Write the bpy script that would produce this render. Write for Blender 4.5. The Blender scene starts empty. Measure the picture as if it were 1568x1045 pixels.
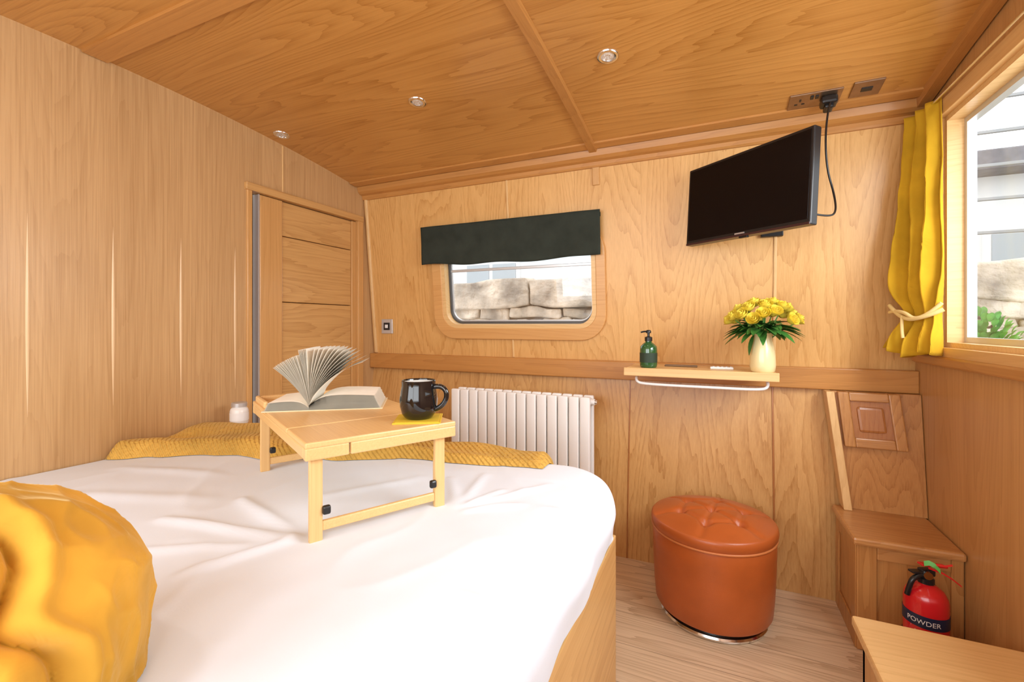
import bpy, bmesh, math, random
from mathutils import Vector, Matrix, noise
random.seed(7)
scene = bpy.context.scene
COL = scene.collection
H = 1.062

# ---------------------------------------------------------------- helpers
def link(ob, parent=None):
    COL.objects.link(ob)
    if parent: ob.parent = parent
    return ob

def group(name, loc=(0,0,0), rotz=0.0, parent=None):
    e = bpy.data.objects.new(name, None)
    e.empty_display_size = 0.1
    e.location = loc
    e.rotation_euler = (0,0,rotz)
    return link(e, parent)

def mesh_obj(name, bm, mat, parent=None, smooth=False):
    me = bpy.data.meshes.new(name)
    bm.normal_update()
    bm.to_mesh(me); bm.free()
    if mat:
        for m in (mat if isinstance(mat,(list,tuple)) else [mat]): me.materials.append(m)
    if smooth:
        for p in me.polygons: p.use_smooth = True
    ob = bpy.data.objects.new(name, me)
    return link(ob, parent)

def add_box(bm, x0,x1,y0,y1,z0,z1, bevel=0.0, mtx=None, seg=2):
    r = bmesh.ops.create_cube(bm, size=1.0)
    vs = r['verts']
    for v in vs:
        v.co = Vector(((x0+x1)/2+v.co.x*(x1-x0),(y0+y1)/2+v.co.y*(y1-y0),(z0+z1)/2+v.co.z*(z1-z0)))
    if mtx:
        bmesh.ops.transform(bm, matrix=mtx, verts=vs)
    if bevel>0:
        es = list({e for v in vs for e in v.link_edges})
        bmesh.ops.bevel(bm, geom=es, offset=bevel, segments=seg, profile=0.5, affect='EDGES')

def box(name, x0,x1,y0,y1,z0,z1, mat, bevel=0.003, parent=None, mtx=None, seg=2):
    bm = bmesh.new()
    add_box(bm,x0,x1,y0,y1,z0,z1,bevel,mtx,seg)
    return mesh_obj(name,bm,mat,parent)

def add_lathe(bm, prof, loc=(0,0,0), segs=40, mtx=None):
    rings=[]
    for r,z in prof:
        if r<1e-5:
            rings.append([bm.verts.new((0,0,z))])
        else:
            rings.append([bm.verts.new((r*math.cos(2*math.pi*i/segs), r*math.sin(2*math.pi*i/segs), z)) for i in range(segs)])
    for a,b in zip(rings[:-1],rings[1:]):
        for i in range(segs):
            j=(i+1)%segs
            try:
                if len(a)==1 and len(b)>1: bm.faces.new((a[0],b[j],b[i]))
                elif len(b)==1 and len(a)>1: bm.faces.new((a[i],a[j],b[0]))
                elif len(a)>1: bm.faces.new((a[i],a[j],b[j],b[i]))
            except ValueError: pass
    M = Matrix.Translation(loc)
    if mtx: M = mtx
    bmesh.ops.transform(bm, matrix=M, verts=[v for r in rings for v in r])

def lathe(name, prof, loc, mat, parent=None, segs=48, mtx=None, smooth=True, sharp=True):
    bm=bmesh.new(); add_lathe(bm,prof,loc,segs,mtx)
    bmesh.ops.recalc_face_normals(bm, faces=bm.faces)
    ob=mesh_obj(name,bm,mat,parent,smooth)
    if sharp: autosmooth(ob)
    return ob

def autosmooth(ob, ang=40):
    me=ob.data
    bm=bmesh.new(); bm.from_mesh(me)
    for e in bm.edges:
        if len(e.link_faces)==2 and e.calc_face_angle(0)>math.radians(ang): e.smooth=False
    for f in bm.faces: f.smooth=True
    bm.to_mesh(me); bm.free()

def tube(name, pts, rad, mat, parent=None, cyclic=False, smooth_curve=True, res=8):
    cu=bpy.data.curves.new(name,'CURVE'); cu.dimensions='3D'
    cu.bevel_depth=rad; cu.bevel_resolution=4; cu.use_fill_caps=True; cu.resolution_u=res
    sp=cu.splines.new('NURBS' if smooth_curve else 'POLY'); sp.points.add(len(pts)-1)
    for p,c in zip(sp.points,pts): p.co=(c[0],c[1],c[2],1)
    if smooth_curve: sp.order_u=3; sp.use_endpoint_u=not cyclic
    sp.use_cyclic_u=cyclic
    tmp=bpy.data.objects.new('tmp',cu); COL.objects.link(tmp)
    bpy.context.view_layer.update()
    dg=bpy.context.evaluated_depsgraph_get()
    me=bpy.data.meshes.new_from_object(tmp.evaluated_get(dg))
    bpy.data.objects.remove(tmp)
    me.materials.clear(); me.materials.append(mat)
    for p in me.polygons: p.use_smooth=True
    me.name=name
    return link(bpy.data.objects.new(name,me),parent)

def poly_slab(name, outline, holes, mtx, half, mat, parent=None, bevel=0.0):
    cu=bpy.data.curves.new(name,'CURVE'); cu.dimensions='2D'; cu.fill_mode='BOTH'
    cu.extrude=half; cu.bevel_depth=bevel; cu.bevel_resolution=2
    for pts in [outline]+holes:
        sp=cu.splines.new('POLY'); sp.points.add(len(pts)-1)
        for p,c in zip(sp.points,pts): p.co=(c[0],c[1],0,1)
        sp.use_cyclic_u=True
    tmp=bpy.data.objects.new('tmp',cu); COL.objects.link(tmp)
    bpy.context.view_layer.update()
    dg=bpy.context.evaluated_depsgraph_get()
    me=bpy.data.meshes.new_from_object(tmp.evaluated_get(dg))
    bpy.data.objects.remove(tmp)
    me.transform(mtx)
    me.materials.clear(); me.materials.append(mat); me.name=name
    for p in me.polygons: p.use_smooth=False
    return link(bpy.data.objects.new(name,me),parent)

def rrect(x0,x1,y0,y1,r,n=8):
    pts=[]
    for cx,cy,a0 in ((x1-r,y0+r,-90),(x1-r,y1-r,0),(x0+r,y1-r,90),(x0+r,y0+r,180)):
        for i in range(n+1):
            a=math.radians(a0+90*i/n); pts.append((cx+r*math.cos(a),cy+r*math.sin(a)))
    return pts

# ---------------------------------------------------------------- materials
def pmat(name, col, rough=0.5, metal=0.0, spec=0.5, coat=0.0, sheen=0.0, trans=0.0, bump=None, var=None, emis=None):
    m=bpy.data.materials.new(name); m.use_nodes=True
    nt=m.node_tree; b=nt.nodes['Principled BSDF']
    b.inputs['Base Color'].default_value=(*col,1); b.inputs['Roughness'].default_value=rough
    b.inputs['Metallic'].default_value=metal; b.inputs['Specular IOR Level'].default_value=spec
    b.inputs['Coat Weight'].default_value=coat; b.inputs['Sheen Weight'].default_value=sheen
    b.inputs['Transmission Weight'].default_value=trans
    tc=nt.nodes.new('ShaderNodeTexCoord')
    if var:
        n=nt.nodes.new('ShaderNodeTexNoise'); n.inputs['Scale'].default_value=var[0]; n.inputs['Detail'].default_value=3
        nt.links.new(tc.outputs['Object'],n.inputs['Vector'])
        r=nt.nodes.new('ShaderNodeValToRGB'); k=var[1]
        r.color_ramp.elements[0].position=.3; r.color_ramp.elements[1].position=.7
        r.color_ramp.elements[0].color=(*[c*(1-k) for c in col],1); r.color_ramp.elements[1].color=(*[min(1,c*(1+k)) for c in col],1)
        nt.links.new(n.outputs['Fac'],r.inputs['Fac']); nt.links.new(r.outputs['Color'],b.inputs['Base Color'])
    if bump:
        n=nt.nodes.new('ShaderNodeTexNoise'); n.inputs['Scale'].default_value=bump[0]; n.inputs['Detail'].default_value=4
        nt.links.new(tc.outputs['Object'],n.inputs['Vector'])
        bp=nt.nodes.new('ShaderNodeBump'); bp.inputs['Strength'].default_value=bump[1]; bp.inputs['Distance'].default_value=bump[2]
        nt.links.new(n.outputs['Fac'],bp.inputs['Height']); nt.links.new(bp.outputs['Normal'],b.inputs['Normal'])
    return m

def wood(name, light, dark, axis='Z', rough=0.35, plank=None, rings=15, s=1.0, figure=0.5, fine=0.5, coat=0.15, tint=0.10, spec=0.4, gapk=.35, along=.36):
    m=bpy.data.materials.new(name); m.use_nodes=True
    nt=m.node_tree; N=nt.nodes; L=nt.links; b=N['Principled BSDF']
    def math_(op,a,bv=None,c=None):
        n=N.new('ShaderNodeMath'); n.operation=op
        for i,v in enumerate((a,bv,c)):
            if v is None: continue
            if isinstance(v,(int,float)): n.inputs[i].default_value=v
            else: L.new(v,n.inputs[i])
        return n.outputs[0]
    tc=N.new('ShaderNodeTexCoord'); vec=tc.outputs['Object']; tv=None; gap=None
    if plank:
        pax,w=plank
        sep=N.new('ShaderNodeSeparateXYZ'); L.new(vec,sep.inputs[0])
        q=math_('DIVIDE',sep.outputs[pax],w); fl=math_('FLOOR',q)
        wn=N.new('ShaderNodeTexWhiteNoise'); wn.noise_dimensions='1D'; L.new(fl,wn.inputs['W'])
        sc=N.new('ShaderNodeVectorMath'); sc.operation='SCALE'; sc.inputs['Scale'].default_value=7.0; L.new(wn.outputs['Color'],sc.inputs[0])
        ad=N.new('ShaderNodeVectorMath'); ad.operation='ADD'; L.new(vec,ad.inputs[0]); L.new(sc.outputs[0],ad.inputs[1])
        vec=ad.outputs[0]; tv=wn.outputs['Value']
        fr=math_('FRACT',q); gap=math_('LESS_THAN',fr,0.003/w)
    def mapped(across,along_):
        mp=N.new('ShaderNodeMapping'); v=[across*s]*3; v['XYZ'.index(axis)]=along_*s
        mp.inputs['Scale'].default_value=v; L.new(vec,mp.inputs['Vector']); return mp.outputs[0]
    def nz(sc_,det,ro):
        n=N.new('ShaderNodeTexNoise'); n.inputs['Scale'].default_value=1; n.inputs['Detail'].default_value=det; n.inputs['Roughness'].default_value=ro
        L.new(mapped(*sc_),n.inputs['Vector']); return n.outputs['Fac']
    n1=nz((3.8,along),1.2,.35); nj=nz((26,2.4),2,.6); n2=nz((200,3.0),3,.6); n3=nz((9,.35),2,.5)
    ph=math_('MULTIPLY_ADD',math_('SUBTRACT',nj,.5),.045,n1)
    fr_=math_('FRACT',math_('MULTIPLY',ph,rings*2.0))
    r=math_('POWER',fr_,2.6)
    pores=math_('MULTIPLY',r,math_('MULTIPLY_ADD',n2,1.8,.1))
    f=math_('MULTIPLY',pores,figure*.92)
    f=math_('MULTIPLY_ADD',math_('SUBTRACT',n2,.5),fine*1.6,f)
    f=math_('MULTIPLY_ADD',math_('SUBTRACT',n3,.5),.6,f)
    f=math_('ADD',f,.26)
    if tv is not None: f=math_('MULTIPLY_ADD',math_('SUBTRACT',tv,.5),tint*2,f)
    mx=N.new('ShaderNodeMix'); mx.data_type='RGBA'
    mx.inputs['A'].default_value=(*light,1); mx.inputs['B'].default_value=(*dark,1)
    cl=N.new('ShaderNodeClamp'); cl.inputs['Max'].default_value=1.2; L.new(f,cl.inputs[0]); L.new(cl.outputs[0],mx.inputs['Factor'])
    out=mx.outputs['Result']
    if gap is not None and gapk>0:
        m2=N.new('ShaderNodeMix'); m2.data_type='RGBA'; m2.inputs['B'].default_value=(*[c*.6 for c in dark],1)
        L.new(out,m2.inputs['A']); L.new(math_('MULTIPLY',gap,gapk),m2.inputs['Factor']); out=m2.outputs['Result']
    L.new(out,b.inputs['Base Color'])
    b.inputs['Roughness'].default_value=rough; b.inputs['Coat Weight'].default_value=coat; b.inputs['Coat Roughness'].default_value=.2
    b.inputs['Specular IOR Level'].default_value=spec
    bp=N.new('ShaderNodeBump'); bp.inputs['Strength'].default_value=.12; bp.inputs['Distance'].default_value=.002
    L.new(n2,bp.inputs['Height']); L.new(bp.outputs['Normal'],b.inputs['Normal'])
    return m

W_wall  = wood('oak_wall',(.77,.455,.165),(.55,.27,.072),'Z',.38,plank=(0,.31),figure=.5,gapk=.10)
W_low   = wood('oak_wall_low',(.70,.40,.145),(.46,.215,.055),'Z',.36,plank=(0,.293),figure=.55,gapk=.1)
W_left  = wood('oak_left',(.62,.385,.178),(.42,.23,.088),'Z',.36,plank=(1,.36),figure=.2,fine=.95,gapk=.0,tint=.05)
W_right = wood('oak_right',(.60,.325,.12),(.41,.195,.055),'Z',.38,plank=(1,.3),figure=.3,gapk=.1)
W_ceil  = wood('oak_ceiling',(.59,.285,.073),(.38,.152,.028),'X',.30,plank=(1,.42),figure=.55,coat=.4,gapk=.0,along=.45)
W_trimX = wood('oak_trim_x',(.58,.275,.075),(.39,.16,.04),'X',.35,figure=.3)
W_trimY = wood('oak_trim_y',(.52,.24,.065),(.36,.15,.035),'Y',.35,figure=.3)
W_trimZ = wood('oak_trim_z',(.68,.38,.14),(.48,.24,.07),'Z',.35,figure=.3)
W_surr  = wood('oak_surround',(.72,.40,.145),(.56,.27,.08),'X',.35,figure=.3)
W_pale  = wood('oak_pale',(.82,.55,.25),(.62,.37,.14),'X',.4,figure=.35)
W_paleZ = wood('oak_pale_z',(.82,.55,.25),(.64,.37,.14),'Z',.4,figure=.35)
W_bed   = wood('oak_bed',(.76,.48,.19),(.56,.30,.10),'Y',.4,figure=.5)
W_door  = wood('oak_door',(.68,.40,.15),(.47,.24,.075),'Y',.38,figure=.5,s=1.3)
W_stair = wood('oak_stair',(.58,.285,.09),(.37,.15,.04),'Z',.33,figure=.5,s=1.3)
W_stairX= wood('oak_stair_x',(.58,.29,.10),(.40,.17,.05),'X',.3,figure=.45,s=1.3,coat=.3)
W_rose  = wood('rosewood_panel',(.46,.19,.06),(.32,.11,.03),'Z',.25,figure=.4,coat=.4)
W_bamb  = wood('bamboo',(.84,.55,.24),(.70,.41,.16),'X',.35,figure=.12,fine=.7,s=1.2)
W_bambZ = wood('bamboo_z',(.84,.55,.24),(.70,.41,.16),'Z',.35,figure=.12,fine=.7,s=1.2)
W_floor = wood('laminate_floor',(.80,.62,.42),(.44,.29,.17),'X',.3,plank=(1,.17),figure=.5,fine=.6,tint=.16,gapk=.7)
W_win   = wood('oak_win',(.76,.47,.19),(.58,.31,.11),'Y',.35,figure=.2)
M_white = pmat('white_enamel',(.90,.90,.89),.35,var=(3,.02))
M_duvet = pmat('white_cotton',(.80,.88,.99),.85,spec=.2,sheen=.1,bump=(260,.10,.001))
M_leath = pmat('tan_leather',(.46,.108,.022),.34,bump=(220,.25,.001),var=(9,.08))
M_chrome= pmat('chrome',(.8,.8,.8),.15,metal=1)
M_steel = pmat('brushed_bronze',(.35,.24,.16),.35,metal=.9,var=(40,.1))
M_black = pmat('black_plastic',(.012,.012,.013),.3)
M_gloss = pmat('black_ceramic',(.008,.008,.009),.05,coat=.5)
M_screen= pmat('tv_screen',(.006,.004,.004),.22,spec=.18)
M_paper = pmat('book_paper',(.95,.91,.82),.8,spec=.1,var=(30,.03))
M_cover = pmat('book_cover',(.84,.72,.50),.5)
M_green = pmat('blind_fabric',(.036,.043,.034),.9,spec=.1,bump=(500,.3,.001),var=(12,.15))
M_red   = pmat('red_paint',(.62,.015,.02),.22,coat=.3)
M_leaf  = pmat('leaf_green',(.05,.19,.03),.45,var=(40,.3))
M_stem  = pmat('stem_green',(.10,.26,.05),.5)
M_rose  = pmat('rose_yellow',(.95,.76,.09),.5,var=(60,.10))
M_vase  = pmat('cream_ceramic',(.88,.74,.40),.22,coat=.3)
M_coast = pmat('coaster_yellow',(.78,.53,.03),.6)
M_bglass= pmat('green_bottle',(.02,.10,.03),.06,coat=.6,spec=.6)
M_label = pmat('label_white',(.85,.85,.85),.5)
M_pink  = pmat('label_red_pale',(.8,.25,.22),.5)
M_alum  = pmat('dark_aluminium',(.10,.10,.10),.4,metal=.4)
M_silver= pmat('silver_aluminium',(.62,.62,.62),.35,metal=.6)
M_cream = pmat('cream_tie',(.85,.66,.28),.7)
M_jar   = pmat('frosted_jar',(.85,.83,.80),.25)
M_stone = pmat('sandstone',(.54,.47,.385),.9,bump=(14,.9,.04),var=(6,.5))
M_mortar= pmat('mortar',(.30,.25,.20),.95,bump=(20,.6,.02))
M_ground= pmat('quay_ground',(.35,.33,.28),.9,var=(4,.2))
M_fac   = pmat('facade_white',(.80,.82,.82),.8,var=(1.2,.05))
M_facw  = pmat('facade_window',(.40,.45,.48),.2)
M_rail  = pmat('white_paint',(.9,.9,.9),.5)
M_railg = pmat('grey_paint',(.34,.36,.37),.5)
M_roof  = pmat('slate_roof',(.20,.20,.22),.7,var=(6,.2))
M_refl = pmat('reflection_leaf',(.12,.36,.08),.5,var=(20,.4))  # leaf green imitating the reflection at the right window

def fabric(name,col,kind,sheen=.3,var=.18):
    m=pmat(name,col,.9,spec=.1,sheen=sheen,var=(7,var))
    nt=m.node_tree;N=nt.nodes;L=nt.links;b=N['Principled BSDF']
    b.inputs['Sheen Tint'].default_value=(1,.82,.42,1); b.inputs['Sheen Roughness'].default_value=.35
    tc=N.new('ShaderNodeTexCoord')
    bp=N.new('ShaderNodeBump')
    if kind=='knit':
        w=N.new('ShaderNodeTexWave'); w.inputs['Scale'].default_value=30; w.inputs['Distortion'].default_value=1.0; w.bands_direction='DIAGONAL'
        w2=N.new('ShaderNodeTexVoronoi'); w2.inputs['Scale'].default_value=110
        L.new(tc.outputs['Object'],w.inputs['Vector']); L.new(tc.outputs['Object'],w2.inputs['Vector'])
        a=N.new('ShaderNodeMath'); a.operation='SUBTRACT'; L.new(w.outputs['Fac'],a.inputs[0]); L.new(w2.outputs['Distance'],a.inputs[1])
        bp.inputs['Strength'].default_value=.8; bp.inputs['Distance'].default_value=.004
        L.new(a.outputs[0],bp.inputs['Height'])
    else:
        w=N.new('ShaderNodeTexNoise'); w.inputs['Scale'].default_value=18; w.inputs['Detail'].default_value=3; w.inputs['Distortion'].default_value=.8
        L.new(tc.outputs['Object'],w.inputs['Vector'])
        bp.inputs['Strength'].default_value=.32; bp.inputs['Distance'].default_value=.012
        L.new(w.outputs['Fac'],bp.inputs['Height'])
    L.new(bp.outputs['Normal'],b.inputs['Normal'])
    return m
M_knit  = fabric('mustard_knit',(.66,.39,.085),'knit')
M_velvet= fabric('mustard_velvet',(.64,.335,.042),'velvet',.8,.3)
M_curt  = fabric('mustard_curtain',(.60,.355,.022),'curtain',.1)

gm=bpy.data.materials.new('window_glass'); gm.use_nodes=True
nt=gm.node_tree; nt.nodes.clear()
o=nt.nodes.new('ShaderNodeOutputMaterial'); mx=nt.nodes.new('ShaderNodeMixShader'); tr=nt.nodes.new('ShaderNodeBsdfTransparent'); gl=nt.nodes.new('ShaderNodeBsdfGlossy')
gl.inputs['Roughness'].default_value=.02; mx.inputs[0].default_value=.06
nt.links.new(tr.outputs[0],mx.inputs[1]); nt.links.new(gl.outputs[0],mx.inputs[2]); nt.links.new(mx.outputs[0],o.inputs[0])
M_glass=gm

# ---------------------------------------------------------------- room shell
XL,XR,YB,YF=-1.905,.69,2.2,-.6
def zc(y): return H+.905-.115*((y-.75)/1.35)**2
def yw(z):
    return 2.2-.1*(z-.86) if z>.86 else 2.1+.1*z/.86

box('floor',XL-.1,XR+.1,YF-.1,2.3,-.04,0,W_floor,0)
bm=bmesh.new(); n=40; rows=[]
for i in range(n+1):
    y=YF-.05+(2.2-YF+.05)*i/n
    rows.append([bm.verts.new((x,y,zc(y)+dz)) for x,dz in ((XL-.05,0),(XR+.06,0),(XR+.06,.03),(XL-.05,.03))])
for a,b in zip(rows[:-1],rows[1:]):
    for k in range(4):
        bm.faces.new((a[k],a[(k+1)%4],b[(k+1)%4],b[k]))
bm.faces.new(rows[0]); bm.faces.new(rows[-1])
bmesh.ops.recalc_face_normals(bm,faces=bm.faces)
mesh_obj('ceiling',bm,W_ceil)

def ceil_strip(name,x0,x1,y0,y1,th,mat,n=24):
    bm=bmesh.new(); rows=[]
    for i in range(n+1):
        y=y0+(y1-y0)*i/n; z=zc(y)+.002
        rows.append([bm.verts.new(c) for c in ((x0,y,z),(x0+.006,y,z-th),(x1-.006,y,z-th),(x1,y,z))])
    for a,b in zip(rows[:-1],rows[1:]):
        for k in range(4): bm.faces.new((a[k],a[(k+1)%4],b[(k+1)%4],b[k]))
    bm.faces.new(rows[0]); bm.faces.new(rows[-1])
    bmesh.ops.recalc_face_normals(bm,faces=bm.faces)
    return mesh_obj(name,bm,mat)
ceil_strip('trim_1',-.535,-.49,YF,2.08,.014,W_trimY)
ceil_strip('trim_2',XL+.001,-.535,.787,.857,.012,W_trimX,4)
ceil_strip('trim_3',XR-.045,XR,YF,2.09,.03,W_trimY)
ceil_strip('trim_4',XL+.001,XR,1.985,2.03,.010,W_trimX,3)
bm=bmesh.new()
prof=[(2.14,1.795),(2.095,1.795),(2.09,1.803),(2.088,1.818),(2.07,1.823),(2.055,1.834),(2.045,1.86),(2.14,1.862)]
va=[bm.verts.new((XL+.001,y,z)) for y,z in prof]; vb=[bm.verts.new((XR,y,z)) for y,z in prof]
for i in range(len(prof)):
    j=(i+1)%len(prof); bm.faces.new((va[i],va[j],vb[j],vb[i]))
bm.faces.new(va); bm.faces.new(vb); bmesh.ops.recalc_face_normals(bm,faces=bm.faces)
mesh_obj('trim_5',bm,W_trimX)

uz=Vector((0,-.1,1)).normalized(); ux=Vector((1,0,0))
def frame(origin,ex,ey):
    ez=ex.cross(ey); M=Matrix.Identity(4)
    for i,v in enumerate((ex,ey,ez)):
        for k in range(3): M[k][i]=v[k]
    M.translation=origin; return M
MU=frame(Vector((0,2.2,.86)),ux,uz)
def wall_mtx(off): return MU @ Matrix.Translation((0,0,off))
MUz = 1 if (MU.to_3x3()@Vector((0,0,1))).y<0 else -1
TH=.02
wx0,wx1,wt0,wt1=-1.375,-.53,.192,.62
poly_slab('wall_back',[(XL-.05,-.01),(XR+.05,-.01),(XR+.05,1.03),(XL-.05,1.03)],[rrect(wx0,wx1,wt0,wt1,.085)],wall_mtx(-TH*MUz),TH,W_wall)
lz=Vector((0,.1,.86)).normalized()
ML=frame(Vector((0,2.1,0)),ux,lz)
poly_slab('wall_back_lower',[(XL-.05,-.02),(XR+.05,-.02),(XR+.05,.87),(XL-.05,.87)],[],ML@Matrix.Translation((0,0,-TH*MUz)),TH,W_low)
bm=bmesh.new(); add_box(bm,XL+.001,XR,2.155,2.215,.803,.888,.004)
mesh_obj('trim_6',bm,W_trimX)
def strip_on(name,M,x,t0,t1,w,d,mat):
    bm=bmesh.new(); add_box(bm,x-w/2,x+w/2,t0,t1,-d,d,min(w,d)*.45); bmesh.ops.transform(bm,matrix=M,verts=bm.verts)
    return mesh_obj(name,bm,mat)
strip_on('trim_7',MU,-.972,.63,.95,.010,.005,W_paleZ)
strip_on('trim_8',MU,-.972,.03,.128,.010,.005,W_paleZ)
strip_on('trim_9',MU,.224,.03,.95,.012,.006,W_paleZ)
strip_on('trim_10',MU,-1.885,.03,.95,.02,.012,W_paleZ)
strip_on('trim_11',ML,-.368,.0,.81,.006,.003,W_rose)
strip_on('trim_12',ML,.218,.0,.81,.007,.004,W_rose)
strip_on('trim_13',MU,-.512,.86,.95,.035,.008,W_trimZ)

# left wall, with door opening
MLW=frame(Vector((XL,0,0)),Vector((0,1,0)),Vector((0,0,1)))
ys=[YF-.05+(2.22-YF+.05)*i/30 for i in range(31)]
dy0,dy1,dz=1.385,2.06,1.674
out=[(YF-.05,-.02),(dy0,-.02),(dy0,dz),(dy1,dz),(dy1,-.02),(2.22,-.02)]+[(y,zc(y)+.01) for y in reversed(ys)]
poly_slab('wall_left',out,[],MLW@Matrix.Translation((0,0,-.02)),.02,W_left)
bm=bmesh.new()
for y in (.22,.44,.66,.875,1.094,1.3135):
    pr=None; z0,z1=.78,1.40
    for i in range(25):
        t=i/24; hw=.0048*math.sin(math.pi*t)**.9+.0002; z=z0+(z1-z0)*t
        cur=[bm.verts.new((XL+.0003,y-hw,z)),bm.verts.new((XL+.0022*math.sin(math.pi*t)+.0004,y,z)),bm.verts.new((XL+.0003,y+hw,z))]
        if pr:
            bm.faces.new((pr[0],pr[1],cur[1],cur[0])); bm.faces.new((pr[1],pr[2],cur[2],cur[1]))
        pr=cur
mesh_obj('highlight_streaks',bm,wood('highlight_streak_pale',(.84,.60,.35),(.72,.47,.24),'Z',.3,figure=.1),None,True)  # pale tapered strips imitate light streaks reflected off the wall grooves
box('trim_24',XL-.002,XL+.003,1.548,1.554,dz+.02,zc(1.55)-.005,W_paleZ,.001)
door=group('door_1')
box('frame_top',XL-.04,XL+.016,dy0-.03,dy1+.03,dz-.012,dz+.022,W_door,.004,door)
box('frame_left',XL-.04,XL+.008,dy0-.020,dy0+.004,0,dz,W_trimZ,.003,door)
box('frame_right',XL-.04,XL+.012,dy1-.01,dy1+.03,0,dz,W_trimZ,.003,door)
box('dark_jamb',XL-.12,XL-.075,dy0-.05,dy1+.05,0,dz+.02,pmat('grey_jamb',(.16,.15,.15),.6),0,door)
box('edge_seal',XL-.046,XL-.006,1.429,1.4345,.005,dz-.014,pmat('grey_seal',(.48,.43,.40),.5),.001,door)
box('stile_left',XL-.045,XL-.005,1.435,1.555,.005,dz-.015,W_trimZ,.004,door)
box('stile_right',XL-.045,XL-.005,2.015,2.05,.005,dz-.015,W_trimZ,.004,door)
zz=[.005,.25,.55,.86,1.17,1.49,dz-.015]
for i in range(len(zz)-1):
    box('plank_%d'%i,XL-.044,XL-.012,1.555,2.015,zz[i]+.0015,zz[i+1]-.0015,W_door,.005,door)
MRW=frame(Vector((XR,0,0)),Vector((0,1,0)),Vector((0,0,1)))
ry0,ry1,rz0,rz1=.55,1.955,.985,1.745
poly_slab('wall_right',[(YF-.05,-.02),(2.22,-.02)]+[(y,zc(y)+.01) for y in reversed(ys)],[[(ry0,rz0),(ry1,rz0),(ry1,rz1),(ry0,rz1)]],MRW@Matrix.Translation((0,0,.02)),.02,W_right)
MFW=frame(Vector((0,YF,0)),Vector((1,0,0)),Vector((0,0,1)))
fx0,fx1,fz0,fz1=-1.7,.5,.75,1.75
poly_slab('wall_front',[(XL-.05,-.02),(XR+.05,-.02),(XR+.05,1.87),(XL-.05,1.87)],[[(fx0,fz0),(fx1,fz0),(fx1,fz1),(fx0,fz1)]],MFW@Matrix.Translation((0,0,.02)),.02,W_wall)
w3=group('added_rear_window')  # unseen window added behind the camera to let fill light in
poly_slab('added_window_frame',[(fx0-.05,fz0-.05),(fx1+.05,fz0-.05),(fx1+.05,fz1+.05),(fx0-.05,fz1+.05)],[[(fx0,fz0),(fx1,fz0),(fx1,fz1),(fx0,fz1)]],MFW@Matrix.Translation((0,0,-.01)),.01,W_pale,w3)
box('added_window_mullion',-.62,-.58,YF-.03,YF+.01,fz0,fz1,W_pale,.003,w3)
box('glass',fx0,fx1,YF-.022,YF-.018,fz0,fz1,M_glass,0,w3)

# ---------------------------------------------------------------- window 1 (back)
w1=group('window_1')
def on(off): return wall_mtx(off*MUz)
poly_slab('oak_surround',rrect(-1.44,-.478,.128,.675,.125),[rrect(wx0-.012,wx1+.012,wt0-.012,wt1+.012,.09)],on(.008),.008,W_surr,w1,.003)
poly_slab('lining',rrect(wx0-.016,wx1+.016,wt0-.016,wt1+.016,.095),[rrect(wx0+.012,wx1-.012,wt0+.012,wt1-.012,.075)],on(-.012),.028,W_pale,w1)
poly_slab('alu_frame',rrect(wx0+.010,wx1-.010,wt0+.010,wt1-.010,.078),[rrect(wx0+.022,wx1-.022,wt0+.024,wt1-.024,.065)],on(-.035),.008,M_alum,w1)
poly_slab('alu_bead',rrect(wx0+.018,wx1-.018,wt0+.020,wt1-.020,.07),[rrect(wx0+.027,wx1-.027,wt0+.030,wt1-.030,.06)],on(-.045),.006,M_silver,w1)
poly_slab('glass',rrect(wx0+.012,wx1-.012,wt0+.012,wt1-.012,.07),[],on(-.05),.002,M_glass,w1)
bm=bmesh.new(); add_box(bm,wx0+.02,wx1-.02,.49,.505,-.055,-.035,.002); bmesh.ops.transform(bm,matrix=MU,verts=bm.verts); mesh_obj('transom',bm,M_silver,w1)

bm=bmesh.new(); nx,nz=90,16; g=[]
for i in range(nx+1):
    u=i/nx; x=-1.487+.997*u; row=[]
    for j in range(nz+1):
        v=j/nz
        zt=1.597; zb=1.392-.012*math.sin(math.pi*u)+.004*math.sin(u*17)
        z=zt+(zb-zt)*v
        y=yw(z)-.035-.006*v*math.sin(u*12+1)-.012*v*v*math.sin(u*6.5)-.004*noise.noise(Vector((x*9,z*9,3)))
        row.append(bm.verts.new((x,y,z)))
    g.append(row)
for i in range(nx):
    for j in range(nz): bm.faces.new((g[i][j],g[i+1][j],g[i+1][j+1],g[i][j+1]))
bl=group('window_blind')
ob=mesh_obj('fabric',bm,M_green,bl,True); md=ob.modifiers.new('s','SOLIDIFY'); md.thickness=.006
box('headrail',-1.482,-.495,yw(1.58)-.035,yw(1.58)+.005,1.572,1.592,M_green,.002,bl)

# ---------------------------------------------------------------- window 2 (right)
w2=group('window_2')
def rect(a,b,c,d): return [(a,c),(b,c),(b,d),(a,d)]
poly_slab('oak_frame',rect(ry0-.05,ry1+.035,rz0-.03,rz1+.045),[rect(ry0,ry1,rz0,rz1)],MRW@Matrix.Translation((0,0,-.008)),.010,W_win,w2,.002)
poly_slab('reveal',rect(ry0-.001,ry1+.001,rz0-.001,rz1+.001),[rect(ry0+.018,ry1-.018,rz0+.018,rz1-.018)],MRW@Matrix.Translation((0,0,.03)),.03,W_pale,w2)
poly_slab('alu_frame',rect(ry0+.016,ry1-.016,rz0+.016,rz1-.016),[rect(ry0+.036,ry1-.036,rz0+.036,rz1-.036)],MRW@Matrix.Translation((0,0,.055)),.012,M_silver,w2)
box('glass',XR+.053,XR+.056,ry0+.02,ry1-.02,rz0+.02,rz1-.02,M_glass,0,w2)
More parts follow.
